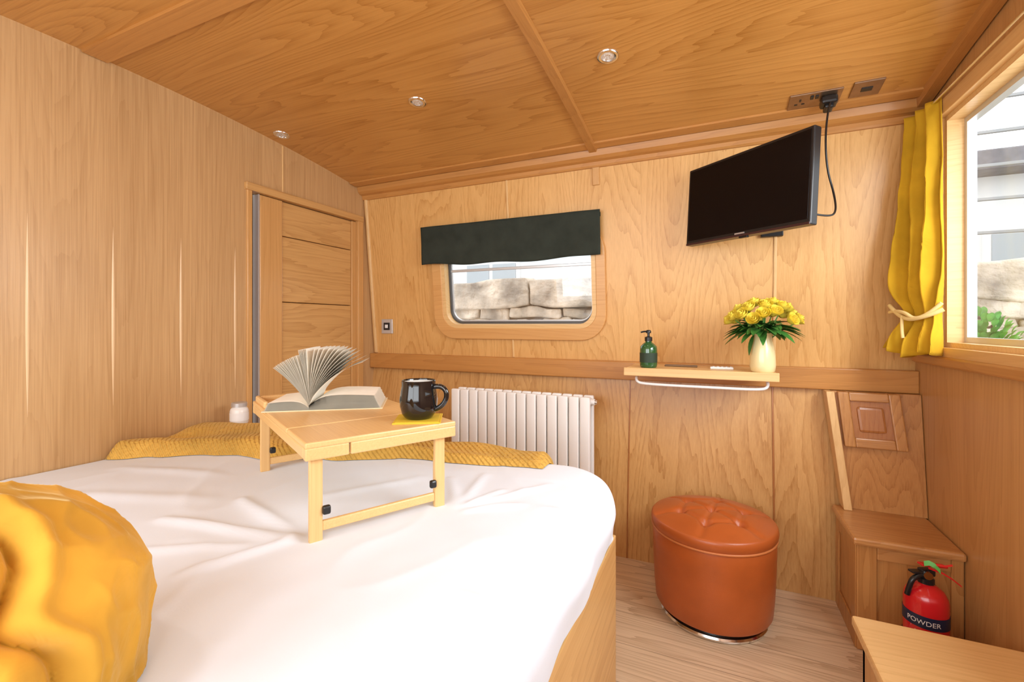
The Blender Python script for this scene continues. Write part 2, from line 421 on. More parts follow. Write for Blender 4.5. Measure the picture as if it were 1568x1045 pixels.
box('sill',XR-.03,XR+.04,.45,2.14,.925,.957,W_trimY,.006,w2)

# ---------------------------------------------------------------- exterior
box('quay_ground',-7,9,2.6,12,-.2,.0,M_ground,0)
bm=bmesh.new(); random.seed(3)
add_box(bm,-6,7,3.30,3.6,-.1,1.38)
mort=mesh_obj('mortar_core',bm,M_mortar); sw=group('stone_wall'); mort.parent=sw
bm=bmesh.new()
def row(z0,z1,lo,hi,yf):
    x=-6
    while x<7:
        w=random.uniform(lo,hi); d=random.uniform(0,.035)
        a=math.radians(random.uniform(-2.5,2.5)); c=Vector((x+w/2,3.4,(z0+z1)/2))
        M=Matrix.Translation(c)@Matrix.Rotation(a,4,'Y')@Matrix.Translation(-c)
        zt_=z1-random.uniform(-.01,.015)
        add_box(bm,x+.006,x+w-.006,yf-d,3.5,z0+random.uniform(-.01,.012),zt_,.016,M,3)
        x+=w
row(1.19,1.40,.35,.85,3.24); row(1.10,1.19,.12,.45,3.27); row(1.04,1.10,.08,.3,3.28)
z=1.04
while z>0.05:
    row(z-.13,z,.16,.4,3.28); z-=.13
bmesh.ops.subdivide_edges(bm,edges=[e for e in bm.edges if e.calc_length()>.10],cuts=4,use_grid_fill=True)
for v in bm.verts:
    v.co+=Vector([noise.noise(v.co*6+Vector((k*9,0,0)))*.022+noise.noise(v.co*19+Vector((k*9,0,0)))*.010 for k in range(3)])
mesh_obj('blocks',bm,M_stone,sw)
bd=group('building')
box('facade',-8,14,8,8.6,0,3.0,M_fac,0,bd)
box('roof',-8.2,14.2,7.6,8.8,3.0,3.25,M_roof,.02,bd)
for k,x in enumerate([-6.6+2.6*i for i in range(8)]):
    box('frame_%d'%k,x-.6,x+.6,7.94,8.02,1.2,2.3,M_rail,.01,bd)
    box('pane_%da'%k,x-.53,x-.04,7.92,7.96,1.27,2.23,M_facw,0,bd)
    box('pane_%db'%k,x+.04,x+.53,7.92,7.96,1.27,2.23,M_facw,0,bd)
rl=group('balcony_railing')
for k in range(6):
    box('rail_%d'%k,.9,6.5,4.9,4.93,1.52+.27*k,1.545+.27*k,M_railg,.004,rl)
for k in range(4):
    box('post_%d'%k,1.25+1.5*k,1.31+1.5*k,4.9,4.98,0,3.1,M_rail,.004,rl)
def leaf(bm,c,d,L,w):
    d=d.normalized(); side=d.cross(Vector((0,0,1))).normalized() if abs(d.z)<.98 else Vector((1,0,0)); up=side.cross(d)
    G=[]
    for i in range(7):
        t=i/6; ww=w*math.sin(math.pi*min(1,t*.93+.05))**.8
        b=c+d*L*t-Vector((0,0,1))*L*.35*t*t
        G.append([bm.verts.new(b-side*ww+up*ww*.35),bm.verts.new(b),bm.verts.new(b+side*ww+up*ww*.35)])
    for a,b in zip(G[:-1],G[1:]):
        for k in range(2): bm.faces.new((a[k],a[k+1],b[k+1],b[k]))
gs=group('reflection_shrub',(1.18,2.95,0))  # made-up potted shrub standing in for a green reflection at the window
bm=bmesh.new(); random.seed(21)
for k in range(1100):
    th=random.uniform(0,2*math.pi); cz=random.uniform(-.9,1); sz=math.sqrt(1-cz*cz)
    d=Vector((sz*math.cos(th),sz*math.sin(th),cz)); rr=random.uniform(.7,1)
    leaf(bm,Vector((d.x*.21*rr,d.y*.18*rr,.66+d.z*.46*rr)),d+Vector((0,0,.4)),random.uniform(.05,.09),.014)
mesh_obj('reflection_foliage',bm,M_refl,gs,True)
lathe('reflection_planter',[(0,0),(.13,0),(.16,.22),(.17,.24),(.15,.24),(0,.22)],(0,0,0),M_stone,gs,24)

# ---------------------------------------------------------------- ceiling downlights
M_lens=pmat('lamp_lens',(.7,.6,.5),.2,bump=(300,1,.002))
for i,(x,y) in enumerate([(-.32,1.476),(-1.066,1.476),(-1.82,1.476),(.42,1.1),(-.32,.02),(-1.066,.02)]):
    g=group('ceiling_downlight',(x,y,zc(y)))
    sl=math.atan(.115*2*(y-.75)/1.35**2)
    g.rotation_euler=(-sl,0,0)
    lathe('bezel',[(.020,.004),(.022,-.003),(.028,-.005),(.033,-.004),(.036,.0),(.036,.004)],(0,0,0),M_chrome,g,32)
    lathe('lens',[(0,-.001),(.012,-.002),(.022,.0),(.022,.003)],(0,0,0),M_lens,g,24)
    for k in range(8):
        a=k*math.pi/4
        box('led_%d'%k,.011*math.cos(a)-.002,.011*math.cos(a)+.002,.011*math.sin(a)-.002,.011*math.sin(a)+.002,-.004,-.0005,M_chrome,.0005,g)

# ---------------------------------------------------------------- socket + switch on ceiling
sy=1.945; sl=math.atan(.115*2*(sy-.75)/1.35**2)
def ceil_group(name,x,y):
    g=group(name,(x,y,zc(y))); g.rotation_euler=(-sl,0,0); return g
g=ceil_group('power_socket',.325,sy)
box('plate',-.08,.08,-.045,.045,-.006,.004,M_steel,.002,g)
for sx in (-.045,.035):
    box('earth_%.2f'%sx,sx-.003,sx+.003,-.018,-.006,-.0075,-.003,M_black,0,g)
    box('live_%.2f'%sx,sx-.016,sx-.006,.008,.013,-.0075,-.003,M_black,0,g)
    box('neutral_%.2f'%sx,sx+.006,sx+.016,.008,.013,-.0075,-.003,M_black,0,g)
box('rocker_1',-.015,-.005,-.03,-.012,-.010,-.003,M_black,.001,g); box('rocker_2',.0,.010,-.03,-.012,-.010,-.003,M_black,.001,g)
p=ceil_group('power_plug',.368,sy)
box('body',-.025,.025,-.025,.025,-.036,-.006,M_black,.008,p)
box('grip',-.014,.014,-.012,.03,-.048,-.03,M_black,.006,p)
tube('cord',[(0,-.012,-.035),(-.004,-.05,-.05),(-.018,-.07,-.10),(-.03,-.08,-.2),(-.022,-.05,-.3),(.0,-.03,-.38),(-.004,-.07,-.46),(-.03,-.10,-.485),(-.07,-.12,-.48)],.0032,M_black,p)
g=ceil_group('light_switch',.475,sy-.015)
box('plate',-.043,.043,-.043,.043,-.006,.004,M_steel,.002,g)
box('spur',-.016,.016,-.010,.010,-.009,-.003,M_black,.001,g)
g=group('wall_socket',(-1.79,yw(1.05),1.05))
box('plate',-.04,.04,-.008,.004,-.043,.043,M_silver,.002,g)
box('insert',-.022,.022,-.011,-.004,-.022,.022,M_black,.001,g)
box('button',-.010,.010,-.014,-.006,-.010,.010,M_label,.001,g)

# ---------------------------------------------------------------- TV
A=Vector((-.098,2.045,0)); B=Vector((.287,1.70,0)); mid=(A+B)/2; wtv=(B-A).length
ang=math.atan2(B.y-A.y,B.x-A.x)
tv=group('wall_television',(mid.x,mid.y,1.062+.478),ang)
tv.rotation_euler=(math.radians(-2.5),math.radians(1.2),ang)
hw=wtv/2; hh=.157
box('casing',-hw,hw,-.012,.022,-hh,hh,M_black,.004,tv)
box('rear_hump',-hw*.6,hw*.6,.02,.05,-hh*.7,hh*.6,M_black,.01,tv)
box('screen',-hw+.010,hw-.010,-.0135,-.010,-hh+.018,hh-.010,M_screen,.0005,tv)
box('bottom_strip',-hw+.002,hw-.002,-.014,-.008,-hh,-hh+.008,pmat('tv_strip',(.05,.02,.02),.2),.001,tv)
box('logo',-.02,.02,-.0145,-.012,-hh+.009,-hh+.014,M_silver,0,tv)
box('sensor',-.005,.03,-.010,.0,-hh-.006,-hh+.002,M_black,.001,tv)
box('vesa_plate',-.05,.05,.048,.058,-.06,.05,M_black,.002,tv)
br=group('tv_bracket')
box('wall_plate',.17,.25,yw(1.5)-.015,yw(1.5)+.012,1.42,1.56,M_black,.003,br)
tube('arm',[(.21,yw(1.5)-.01,1.49),(.25,2.04,1.49),(.17,1.96,1.49),(.125,1.92,1.49)],.014,M_black,br,smooth_curve=False)

# ---------------------------------------------------------------- shelf with rail
sh=group('wall_shelf')
zs=.882
box('board',-.341,.207,1.90,2.19,zs-.022,zs,W_pale,.003,sh)
box('front_lip',-.345,.211,1.893,1.905,zs-.03,zs+.003,W_pale,.003,sh)
tube('rail',[(-.30,2.15,zs-.03),(-.30,1.95,zs-.03),(-.30,1.925,zs-.055),(-.27,1.925,zs-.065),(0,1.925,zs-.065),(.15,1.925,zs-.065),(.178,1.925,zs-.055),(.178,1.95,zs-.03),(.178,2.15,zs-.03)],.0055,M_rail,sh)
rm=group('remote_control')
box('body',-.02,.065,2.0,2.03,zs,zs+.009,M_label,.003,rm)
for k in range(5): box('key_%d'%k,-.012+.016*k,-.004+.016*k,2.006,2.024,zs+.007,zs+.011,M_silver,.001,rm)
st=group('pen_tray')
M_tray=pmat('tray_brown',(.22,.12,.05),.5)
box('base',-.20,-.07,2.05,2.09,zs,zs+.003,M_tray,.001,st); box('edge_a',-.20,-.07,2.05,2.053,zs,zs+.006,M_tray,.001,st); box('edge_b',-.20,-.07,2.087,2.09,zs,zs+.006,M_tray,.001,st)
bt=group('soap_bottle',(-.256,1.97,zs))
lathe('glass',[(0,0),(.030,0),(.034,.004),(.035,.01),(.035,.075),(.033,.088),(.022,.100),(.013,.106),(.013,.113),(0,.113)],(0,0,0),M_bglass,bt,32)
lathe('collar',[(0,.110),(.0155,.110),(.0155,.126),(.010,.129),(.005,.13),(.005,.147),(0,.147)],(0,0,0),M_black,bt,24)
lathe('pump_head',[(0,.143),(.010,.143),(.011,.150),(.008,.156),(0,.157)],(0,0,0),M_black,bt,24)
tube('spout',[(0,0,.150),(-.02,-.006,.151),(-.030,-.009,.146)],.0035,M_black,bt)
lathe('label',[(.0354,.022),(.0356,.022),(.0356,.062),(.0354,.062)],(0,0,0),pmat('dark_label',(.02,.045,.025),.6),bt,32)

# ---------------------------------------------------------------- vase + roses
vz=zs
vs=group('flower_vase',(.162,1.955,vz))
lathe('body',[(0,0),(.036,0),(.042,.006),(.0445,.025),(.043,.06),(.038,.095),(.033,.118),(.032,.135),(.036,.147),(.033,.145),(.029,.13),(.030,.10),(.0,.09)],(0,0,0),M_vase,vs,40)
bq=group('rose_bouquet',(.162,1.955,vz+.13))
def rose(bm,c,r,d):
    q=Vector((0,0,1)).rotation_difference(d.normalized()).to_matrix().to_4x4()
    M=Matrix.Translation(c)@q@Matrix.Rotation(random.uniform(0,6),4,'Z')
    for k in range(4):
        nP=3 if k==0 else 5
        for p in range(nP):
            a0=2*math.pi*p/nP+k*.6; wd=(math.pi/nP)*1.35; G=[]
            for i in range(5):
                row=[]
                for j in range(5):
                    s=-1+2*i/4; h=j/4
                    taper=1-.35*h**3*abs(s)
                    a=a0+s*wd*taper
                    R=r*(.18+.27*k)*(math.sin(min(h*1.5+.15,1.6)))**.6*(1+.12*k*max(0,h-.7))
                    z=r*(1.55-.16*k)*h*(1-.10*s*s*h)-r*.6
                    row.append(bm.verts.new(M@Vector((R*math.cos(a),R*math.sin(a),z))))
                G.append(row)
            for i in range(4):
                for j in range(4): bm.faces.new((G[i][j],G[i+1][j],G[i+1][j+1],G[i][j+1]))
random.seed(11)
bR=bmesh.new(); bL=bmesh.new()
pts=[]
for k in range(24):
    for _ in range(60):
        th=random.uniform(0,2*math.pi); ph=random.uniform(.05,1.35)
        d=Vector((math.sin(ph)*math.cos(th),math.sin(ph)*math.sin(th)*.75,math.cos(ph)*.9))
        c=Vector((d.x*.118,d.y*.11,.045+d.z*.10))
        if all((c-q).length>.036 for q in pts): break
    pts.append(c); rose(bR,c,.0235,d+Vector((0,-.15,.25)))
    if k%2==0: tube('stem_%d'%k,[(d.x*.008,d.y*.008,-.03),(d.x*.03,d.y*.03,.01),(c.x*.93,c.y*.93,c.z-.015)],.0022,M_stem,bq)
for k in range(90):
    th=random.uniform(0,2*math.pi); ph=random.uniform(.6,2.0)
    d=Vector((math.sin(ph)*math.cos(th),math.sin(ph)*math.sin(th)*.8,math.cos(ph)*.6))
    leaf(bL,Vector((d.x*.04,d.y*.04,.03+d.z*.02)),d,random.uniform(.06,.105),random.uniform(.012,.018))
leaf(bL,Vector((-.03,-.02,.01)),Vector((-.3,-.2,-1)),.06,.012)
mesh_obj('blooms',bR,M_rose,bq,True); mesh_obj('leaves',bL,M_leaf,bq,True)

# ---------------------------------------------------------------- radiator
rd=group('column_radiator')
bm=bmesh.new(); n=14; x0,x1=-1.23,-.508; pitch=(x1-x0)/n; yr=2.03
for i in range(n):
    cx=x0+pitch*(i+.5); hwc=pitch*.455
    for dy in (-.034,.034):
        add_box(bm,cx-hwc,cx+hwc,yr+dy-.012,yr+dy+.012,.135,.735,.007,seg=3)
    add_box(bm,cx-hwc*.8,cx+hwc*.8,yr-.04,yr+.04,.69,.728,.010,seg=3)
    add_box(bm,cx-hwc*.8,cx+hwc*.8,yr-.04,yr+.04,.14,.175,.010,seg=3)
ob=mesh_obj('columns',bm,M_white,rd); autosmooth(ob,50)
for z in (.155,.71):
    tube('header_%d'%(z*100),[(x0-.005,yr,z),(x1+.01,yr,z)],.014,M_white,rd,smooth_curve=False)
for sx in (x0+.05,x1-.05): box('foot_%.2f'%sx,sx-.02,sx+.02,yr-.045,yr+.045,0,.14,M_white,.006,rd)
tube('valve',[(x1+.0,yr,.71),(x1+.02,yr,.71)],.010,M_chrome,rd,smooth_curve=False)

# ---------------------------------------------------------------- bed
bed=group('bed')
box('base_side',-.285,-.258,-.59,1.30,0,.464,W_bed,.003,bed)
box('base_foot',-1.895,-.285,1.272,1.30,0,.464,W_bed,.003,bed)
box('platform',-1.895,-.285,-.59,1.272,.36,.44,W_bed,.003,bed)
box('mattress',-1.89,-.33,-.585,1.235,.44,.53,M_duvet,.04,bed,seg=4)
BX1,BY1,BR,RC=-.335,1.275,.095,.07
creases=[(-.844,.488,-.778,.66,.010,.013),(-1.067,.753,-.80,.68,.011,.015),(-1.12,.607,-.78,.66,.011,.015),(-1.0,.50,-.85,.60,.007,.013),
 (-.67,1.08,-.56,.93,.009,.013),(-.50,1.05,-.54,.93,.010,.012),(-.42,.98,-.52,.91,.009,.012),(-.60,1.15,-.56,.95,.007,.012),(-.40,1.12,-.52,.96,.007,.013),
 (-1.5,.6,-1.15,.72,.006,.03),(-1.6,.35,-1.2,.5,.006,.035),(-1.35,.2,-1.0,.38,.006,.035),(-.5,.55,-.33,.35,.003,.02),(-.62,.4,-.45,.15,.003,.02),(-.9,.85,-.75,1.05,.005,.02),(-1.7,.8,-1.3,.85,.006,.025),(-.45,.8,-.33,.7,.003,.02),
 (-.36,.62,-.27,.60,.004,.010),(-.37,.44,-.27,.41,.004,.010),(-.36,.98,-.27,1.0,.004,.010)]
def seg_d(px,py,ax,ay,bx,by):
    vx,vy=bx-ax,by-ay; t=((px-ax)*vx+(py-ay)*vy)/(vx*vx+vy*vy); t=max(0,min(1,t))
    return math.hypot(px-ax-vx*t,py-ay-vy*t),t
def wrinkle(u,v):
    w=.006*noise.noise(Vector((u*1.8,v*1.8,1)))+.0025*noise.noise(Vector((u*6,v*4,5)))+.0010*noise.noise(Vector((u*16,v*12,8)))
    rn=1-abs(noise.noise(Vector((u*3.2+v*1.5,v*2.0-u,9))))*2.8
    w+=.0035*max(0,rn)**4
    for ax,ay,bx,by,am,wd in creases:
        if abs(u-ax)>.5 and abs(u-bx)>.5: continue
        d,t=seg_d(u,v,ax,ay,bx,by)
        if d<wd*3: w+=am*math.exp(-(d/wd)**2)*(.35+.65*math.sin(math.pi*(.12+.8*t)))
    return w
def sm(t): t=max(0,min(1,t)); return t*t*(3-2*t)
def bed_pt(u,v,off=0.0,wr=1.0):
    qx,qy=u-(BX1-RC),v-(BY1-RC)
    if qx>0 and qy>0:
        l=math.hypot(qx,qy); dx,dy=(qx/l,qy/l)
        if l>RC: cx,cy,d=BX1-RC+dx*RC,BY1-RC+dy*RC,l-RC
        else: cx,cy,d=u,v,0
    else:
        cx,cy=min(u,BX1),min(v,BY1); ex,ey=u-cx,v-cy; d=math.hypot(ex,ey)
        dx,dy=(ex/d,ey/d) if d>0 else (0,0)
    AM=math.pi/2
    a=min(d/BR,AM); rest=min(max(0,d-BR*AM),.075)
    hx=sm((cx+1.95)/.6)
    edge=sm((cx+.62)/.28)*.012+sm((cy-.95)/.3)*.008
    zt=.604+.024*hx+edge+wrinkle(cx,cy)*wr*(1 if cy<1.15 else .6)
    bulge=.010*noise.noise(Vector((u*7,v*7,2)))*min(1,a)*wr
    rr=BR+off+bulge
    return Vector((cx+dx*(rr*math.sin(a)-rest*.18), cy+dy*(rr*math.sin(a)-rest*.18), zt-BR+rr*math.cos(a)-rest))
bm=bmesh.new(); step=.009; LM=BR*math.pi/2+.075
us=[-1.9+i*step for i in range(int((BX1+LM+1.9)/step)+2)]; vsx=[-.58+i*step for i in range(int((BY1+LM+.58)/step)+2)]
G=[[bm.verts.new(bed_pt(u,v)) for v in vsx] for u in us]
for i in range(len(us)-1):
    for j in range(len(vsx)-1): bm.faces.new((G[i][j],G[i+1][j],G[i+1][j+1],G[i][j+1]))
mesh_obj('duvet',bm,M_duvet,bed,True)

def interp(x,tab):
    for (a,va),(b,vb) in zip(tab[:-1],tab[1:]):
        if x<=b:
            t=(x-a)/(b-a); t=max(0,min(1,t)); t=t*t*(3-2*t); return va+(vb-va)*t
    return tab[-1][1]
tab=[(-1.9,.84),(-1.75,.92),(-1.55,.98),(-1.3,1.0),(-1.15,1.07),(-.8,1.19),(-.45,1.24)]
bm=bmesh.new(); nu,nv=190,60; G=[]
for i in range(nu+1):
    u=-1.895+1.44*i/nu; v0=interp(u,tab)+.014*noise.noise(Vector((u*6,0,0))); v1=BY1+LM*1.0; row=[]
    for j in range(nv+1):
        t=j/nv; v=v0+(v1-v0)*t
        lf=max(0,min(1,(-1.05-u)/.5))
        fold=.020+.011*math.sin(t*12+u*5)+.010*noise.noise(Vector((u*5,v*12,4)))+.007*math.exp(-((t-.12)/.10)**2)+lf*.018*(1+math.sin(t*14+u*3))*math.exp(-((t-.25)/.4)**2)
        edge=min(1,t/.05)*min(1,(i)/2 if i<2 else 1)*min(1,(nu-i)/4)
        edge=math.sqrt(max(0,edge))
        row.append(bm.verts.new(bed_pt(u,v,(max(.012,fold+.006))*edge+.002)))
    G.append(row)
for i in range(nu):
    for j in range(nv): bm.faces.new((G[i][j],G[i+1][j],G[i+1][j+1],G[i][j+1]))
mesh_obj('knitted_throw',bm,M_knit,None,True)

# velvet cushion near camera: plump body with a rolled hem and a gathered recess beside it
vc=group('velvet_cushion')
C=Vector((-.760,.195,.700)); bm=bmesh.new()
bmesh.ops.create_icosphere(bm,subdivisions=7,radius=1)
Rr=Vector((.9128,.4083,0)); Ff=Vector((-.4083,.9128,0)); nrm=(-Ff).normalized()
def seamc(p): return .13+.16*math.exp(-((p.z-.42)/.16)**2)-.07*sm((p.z-.6)/.25)+.03*noise.noise(p*4)
def cush(p):
    c=p.dot(nrm); sc_=seamc(p)
    e=Vector([math.copysign(abs(q)**.98,q) for q in p])
    f=1+.040*noise.noise(p*1.8)
    rid=1-abs(noise.noise(p*1.9+Vector((4,0,2))))*2.3
    f+=.040*max(0,rid)**1.6
    rid2=1-abs(noise.noise(p*3.1+Vector((1,5,0))))*2.8
    f+=.018*max(0,rid2)**2
    f+=.008*noise.noise(p*5)
    f-=.15*math.exp(-((c-sc_-.10)/.045)**2)
    f+=.050*math.exp(-((c-sc_+.01)/.055)**2)
    if c>sc_+.10: f-=.07*sm((c-sc_-.10)/.08)-.03*math.sin((c-sc_)*22+p.z*6)
    r=e*f
    w=C+Rr*r.dot(Rr)*.180+Ff*r.dot(Ff)*.17+Vector((0,0,r.z*.182))
    w.z=max(w.z,.630+.004*noise.noise(w*8))
    return w
for v in bm.verts: v.co=cush(v.co.normalized())
mesh_obj('body',bm,M_velvet,vc,True)

# ---------------------------------------------------------------- bed tray
ta=math.radians(151.9); TZ=.832
tr=group('bed_tray_table',(-.721,.637,0),ta-math.pi)
LL,SS=.62,.335
sd=Vector((math.cos(ta-math.pi-math.pi/2),math.sin(ta-math.pi-math.pi/2)))
SG = 1 if sd.dot(Vector((.471,.882)))>0 else -1
def tb(name,l0,l1,s0,s1,z0,z1,mat,bev=.003,mtx=None):
    ya,yb=sorted((SG*-s0,SG*-s1))
    return box(name,-l1,-l0,ya,yb,z0,z1,mat,bev,tr,mtx)
tb('top_fixed',.0,.16,0,SS,TZ-.012,TZ,W_bamb)
tb('top_tilt',.163,LL,0,SS,TZ-.012,TZ,W_bamb)
tb('apron_short_front',0.0,.018,0.0,.085,TZ-.036,TZ-.011,W_bamb)
tb('apron_drawer_front',0.0,.018,0.088,SS,TZ-.036,TZ-.011,W_bamb)
tb('apron_short_back',LL-.018,LL,0,SS,TZ-.036,TZ-.011,W_bamb)
tb('apron_long_a',.018,LL-.018,0,.018,TZ-.034,TZ-.011,W_bamb)
tb('apron_long_b',.018,LL-.018,SS-.018,SS,TZ-.034,TZ-.011,W_bamb)
tb('stop_ledge',LL-.02,LL-.002,.02,SS-.02,TZ-.002,TZ+.014,W_bamb,.005)
tb('end_ledge',LL-.16,LL-.02,.004,.016,TZ-.002,TZ+.018,W_bamb,.005)
for nm,l in (('front',.018),('back',LL-.055)):
    for k,s in (('a',.012),('b',SS-.045)):
        zb=.622 if nm=='front' else .628
        tb('leg_%s_%s'%(nm,k),l,l+.012,s,s+.026,zb,TZ-.02,W_bambZ,.003)
        tb('leg_ext_%s_%s'%(nm,k),l+.013,l+.022,s+.004,s+.022,zb-.004,zb+.12,W_bambZ,.003)
    tb('stretcher_%s'%nm,l+.002,l+.012,.037,SS-.045,.646,.666,W_bamb,.003)
    tb('knob_%s_a'%nm,l-.008,l+.004,.036,.052,.680,.698,M_black,.004)
    tb('knob_%s_b'%nm,l-.008,l+.004,SS-.060,SS-.044,.680,.698,M_black,.004)

mx_,my_=-.655,.912
co=group('coaster',(mx_,my_,TZ),math.radians(30))
bm=bmesh.new(); add_box(bm,-.055,.055,-.055,.055,0.0,.003,.0012); add_box(bm,-.05,.05,-.05,.05,.0028,.004,.0004)
mesh_obj('pad',bm,M_coast,co)
mg=group('coffee_mug',(mx_,my_,TZ+.004),math.radians(15))
lathe('cup',[(0,.002),(.026,.002),(.029,.0),(.033,.002),(.040,.012),(.0445,.030),(.0455,.045),(.043,.062),(.0405,.078),(.041,.090),(.0395,.0915),(.0380,.089),(.0380,.075),(.041,.060),(.043,.045),(.041,.028),(.035,.012),(0,.008)],(0,0,0),M_gloss,mg,56)
lathe('inside',[(0,.009),(.034,.013),(.040,.028),(.042,.045),(.040,.060),(.0372,.075),(.0374,.087)],(0,0,0),pmat('cream_glaze',(.75,.73,.68),.2),mg,40)
lathe('coffee',[(0,.066),(.0385,.066)],(0,0,0),pmat('coffee',(.05,.02,.008),.1),mg,32)
tube('handle',[(.038,0,.076),(.052,0,.079),(.068,0,.070),(.071,0,.052),(.062,0,.034),(.048,0,.024),(.041,0,.022)],.0062,M_gloss,mg)
# book
SP=.180
bk=group('open_book',(-.985,.880,TZ),math.radians(35))
box('cover_right',0,.190,0,SP,0,.002,M_cover,.0005,bk); box('cover_left',-.115,0,0,SP,0,.002,M_cover,.0005,bk)
def pages(name,sign,w,th,n):
    bm=bmesh.new()
    for k in range(n):
        z0=.002+th*(k+1)/n; G=[]; ww=w-.0004*k+random.uniform(-.0012,.0012)
        ya=.003+random.uniform(0,.0012)
        for i in range(13):
            s=i/12; x=sign*ww*s
            z=.002+(z0-.002)*(1-(1-min(1,s*2.2))**3*.65)+.004*math.sin(math.pi*s)*k/n
            for y in (ya,SP-.004): G.append(bm.verts.new((x,y,z)))
        for i in range(12): bm.faces.new((G[2*i],G[2*i+1],G[2*i+3],G[2*i+2]))
    return mesh_obj(name,bm,M_paper,bk,True)
random.seed(5)
pages('block_right',1,.184,.034,40); pages('block_left',-1,.110,.020,24)
bm=bmesh.new()
angs=[138-46*i/21 for i in range(22)]+[92-66*(i/12)**.9 for i in range(1,13)]
for k,phi in enumerate(angs):
    f=k/(len(angs)-1); phi+=random.uniform(-.7,.7); Lp=.136+.034*sm((90-phi)/60)
    x,z=.004*f,.010+.012*f; G=[]; st_=Lp/14
    a0=90+(phi-90)*.62+6*f; a1=90+(phi-90)*1.12-(5 if phi<90 else 0)
    ya=.003+random.uniform(0,.002)
    for i in range(15):
        G.append((bm.verts.new((x,ya,z)),bm.verts.new((x,SP-.004,z))))
        s=i/14; a=math.radians(a0+(a1-a0)*s); x+=st_*math.cos(a); z+=st_*math.sin(a)
        z=max(z,.022 if x<0 else .038)
    for a,b in zip(G[:-1],G[1:]): bm.faces.new((a[0],a[1],b[1],b[0]))
mesh_obj('fanned_pages',bm,M_paper,bk,True)
jr=group('glass_jar',(-1.78,1.245,.656))
lathe('jar',[(0,0),(.030,0),(.034,.006),(.034,.052),(.031,.062),(.026,.066),(.026,.072),(0,.072)],(0,0,0),M_jar,jr,32)
lathe('lid',[(0,.070),(.029,.070),(.029,.084),(.026,.087),(0,.087)],(0,0,0),M_silver,jr,32)
lathe('label',[(.0342,.015),(.0346,.015),(.0346,.045),(.0342,.045)],(0,0,0),M_label,jr,32)

# ---------------------------------------------------------------- ottoman
ot=group('leather_ottoman',(-.012,1.842,0)); R0=.210
lathe('base_ring',[(0,0),(.172,0),(.182,.003),(.184,.010),(.180,.016),(0,.016)],(0,0,0),M_chrome,ot,64)
lathe('plinth',[(0,.014),(.165,.014),(.165,.036),(0,.036)],(0,0,0),M_black,ot,48)
lathe('body',[(0,.030),(.180,.030),(.192,.034),(.198,.045),(.203,.10),(.207,.18),(.209,.25),(.210,.302),(.207,.308),(0,.308)],(0,0,0),M_leath,ot,72)
tube('piping',[(R0*math.cos(2*math.pi*k/48),R0*math.sin(2*math.pi*k/48),.309) for k in range(48)],.0042,pmat('piping_leather',(.60,.20,.06),.4),ot,cyclic=True)
bm=bmesh.new(); nr,na=50,144; rings=[]
btn=[(0,0)]+[(.115*math.cos(math.radians(60*k+20)),.115*math.sin(math.radians(60*k+20))) for k in range(6)]
segs_=[((0,0),b) for b in btn[1:]]+[(b,(b[0]*1.85,b[1]*1.85)) for b in btn[1:]]+[(btn[1+k],btn[1+(k+1)%6]) for k in range(6)]
def top_z(x,y):
    r=math.hypot(x,y)/R0; z=.350+.032*(1-r**2.2)
    for b in btn: z-=.020*math.exp(-(math.hypot(x-b[0],y-b[1])/.018)**2)
    gd=0
    for a,b in segs_:
        d,t=seg_d(x,y,a[0],a[1],b[0],b[1]); gd=max(gd,math.exp(-(d/.010)**2))
    return z-.006*gd*(1 if r<.93 else max(0,(1-r)/.07))
for i in range(nr+1):
    r=R0*(i/nr)
    if i==0: rings.append([bm.verts.new((0,0,top_z(0,0)))]); continue
    row=[]
    for k in range(na):
        a=2*math.pi*k/na; x,y=r*math.cos(a),r*math.sin(a); row.append(bm.verts.new((x,y,top_z(x,y))))
    rings.append(row)
for (rr,zz_) in ((R0+.004,.345),(R0+.006,.333),(R0+.004,.319),(R0-.001,.311)):
    rings.append([bm.verts.new((rr*math.cos(2*math.pi*k/na),rr*math.sin(2*math.pi*k/na),zz_)) for k in range(na)])
for k in range(na): bm.faces.new((rings[0][0],rings[1][k],rings[1][(k+1)%na]))
for a,b in zip(rings[1:-1],rings[2:]):
    for k in range(na): bm.faces.new((a[k],b[k],b[(k+1)%na],a[(k+1)%na]))
mesh_obj('tufted_seat',bm,M_leath,ot,True)
for k,b in enumerate(btn):
    z=top_z(*b)
    lathe('button_%d'%k,[(0,.007),(.006,.006),(.010,.002),(.010,-.002)],(b[0],b[1],z),M_leath,ot,20)

# ---------------------------------------------------------------- step unit
su=group('step_cabinet')
X0,X1,Y0,Y1,ZT=.425,XR-.002,1.815,2.10,.372
box('carcass_side',X0,X0+.02,Y0+.01,Y1-.01,0,ZT-.02,W_stair,.002,su)
box('side_rail_top',X0-.006,X0,Y0+.01,Y1-.01,ZT-.08,ZT-.02,W_stair,.002,su)
box('side_rail_bot',X0-.006,X0,Y0+.01,Y1-.01,0,.07,W_stair,.002,su)
box('side_stile_a',X0-.007,X0,Y0+.01,Y0+.06,0,ZT-.02,W_stair,.002,su)
box('side_stile_b',X0-.007,X0,Y1-.05,Y1-.01,0,ZT-.02,W_stair,.002,su)
box('front_panel',X0,X1,Y0+.012,Y0+.03,0,ZT-.02,W_stair,.002,su)
box('front_stile_a',X0-.004,X0+.05,Y0+.002,Y0+.014,0,ZT-.02,W_stair,.003,su)
box('front_stile_b',X1-.03,X1,Y0+.002,Y0+.014,0,ZT-.02,W_stair,.003,su)
box('front_rail',X0+.05,X1-.03,Y0+.002,Y0+.014,ZT-.07,ZT-.02,W_stairX,.003,su)
box('tread',X0-.018,X1,Y0-.018,Y1,ZT-.026,ZT,W_stairX,.008,su)
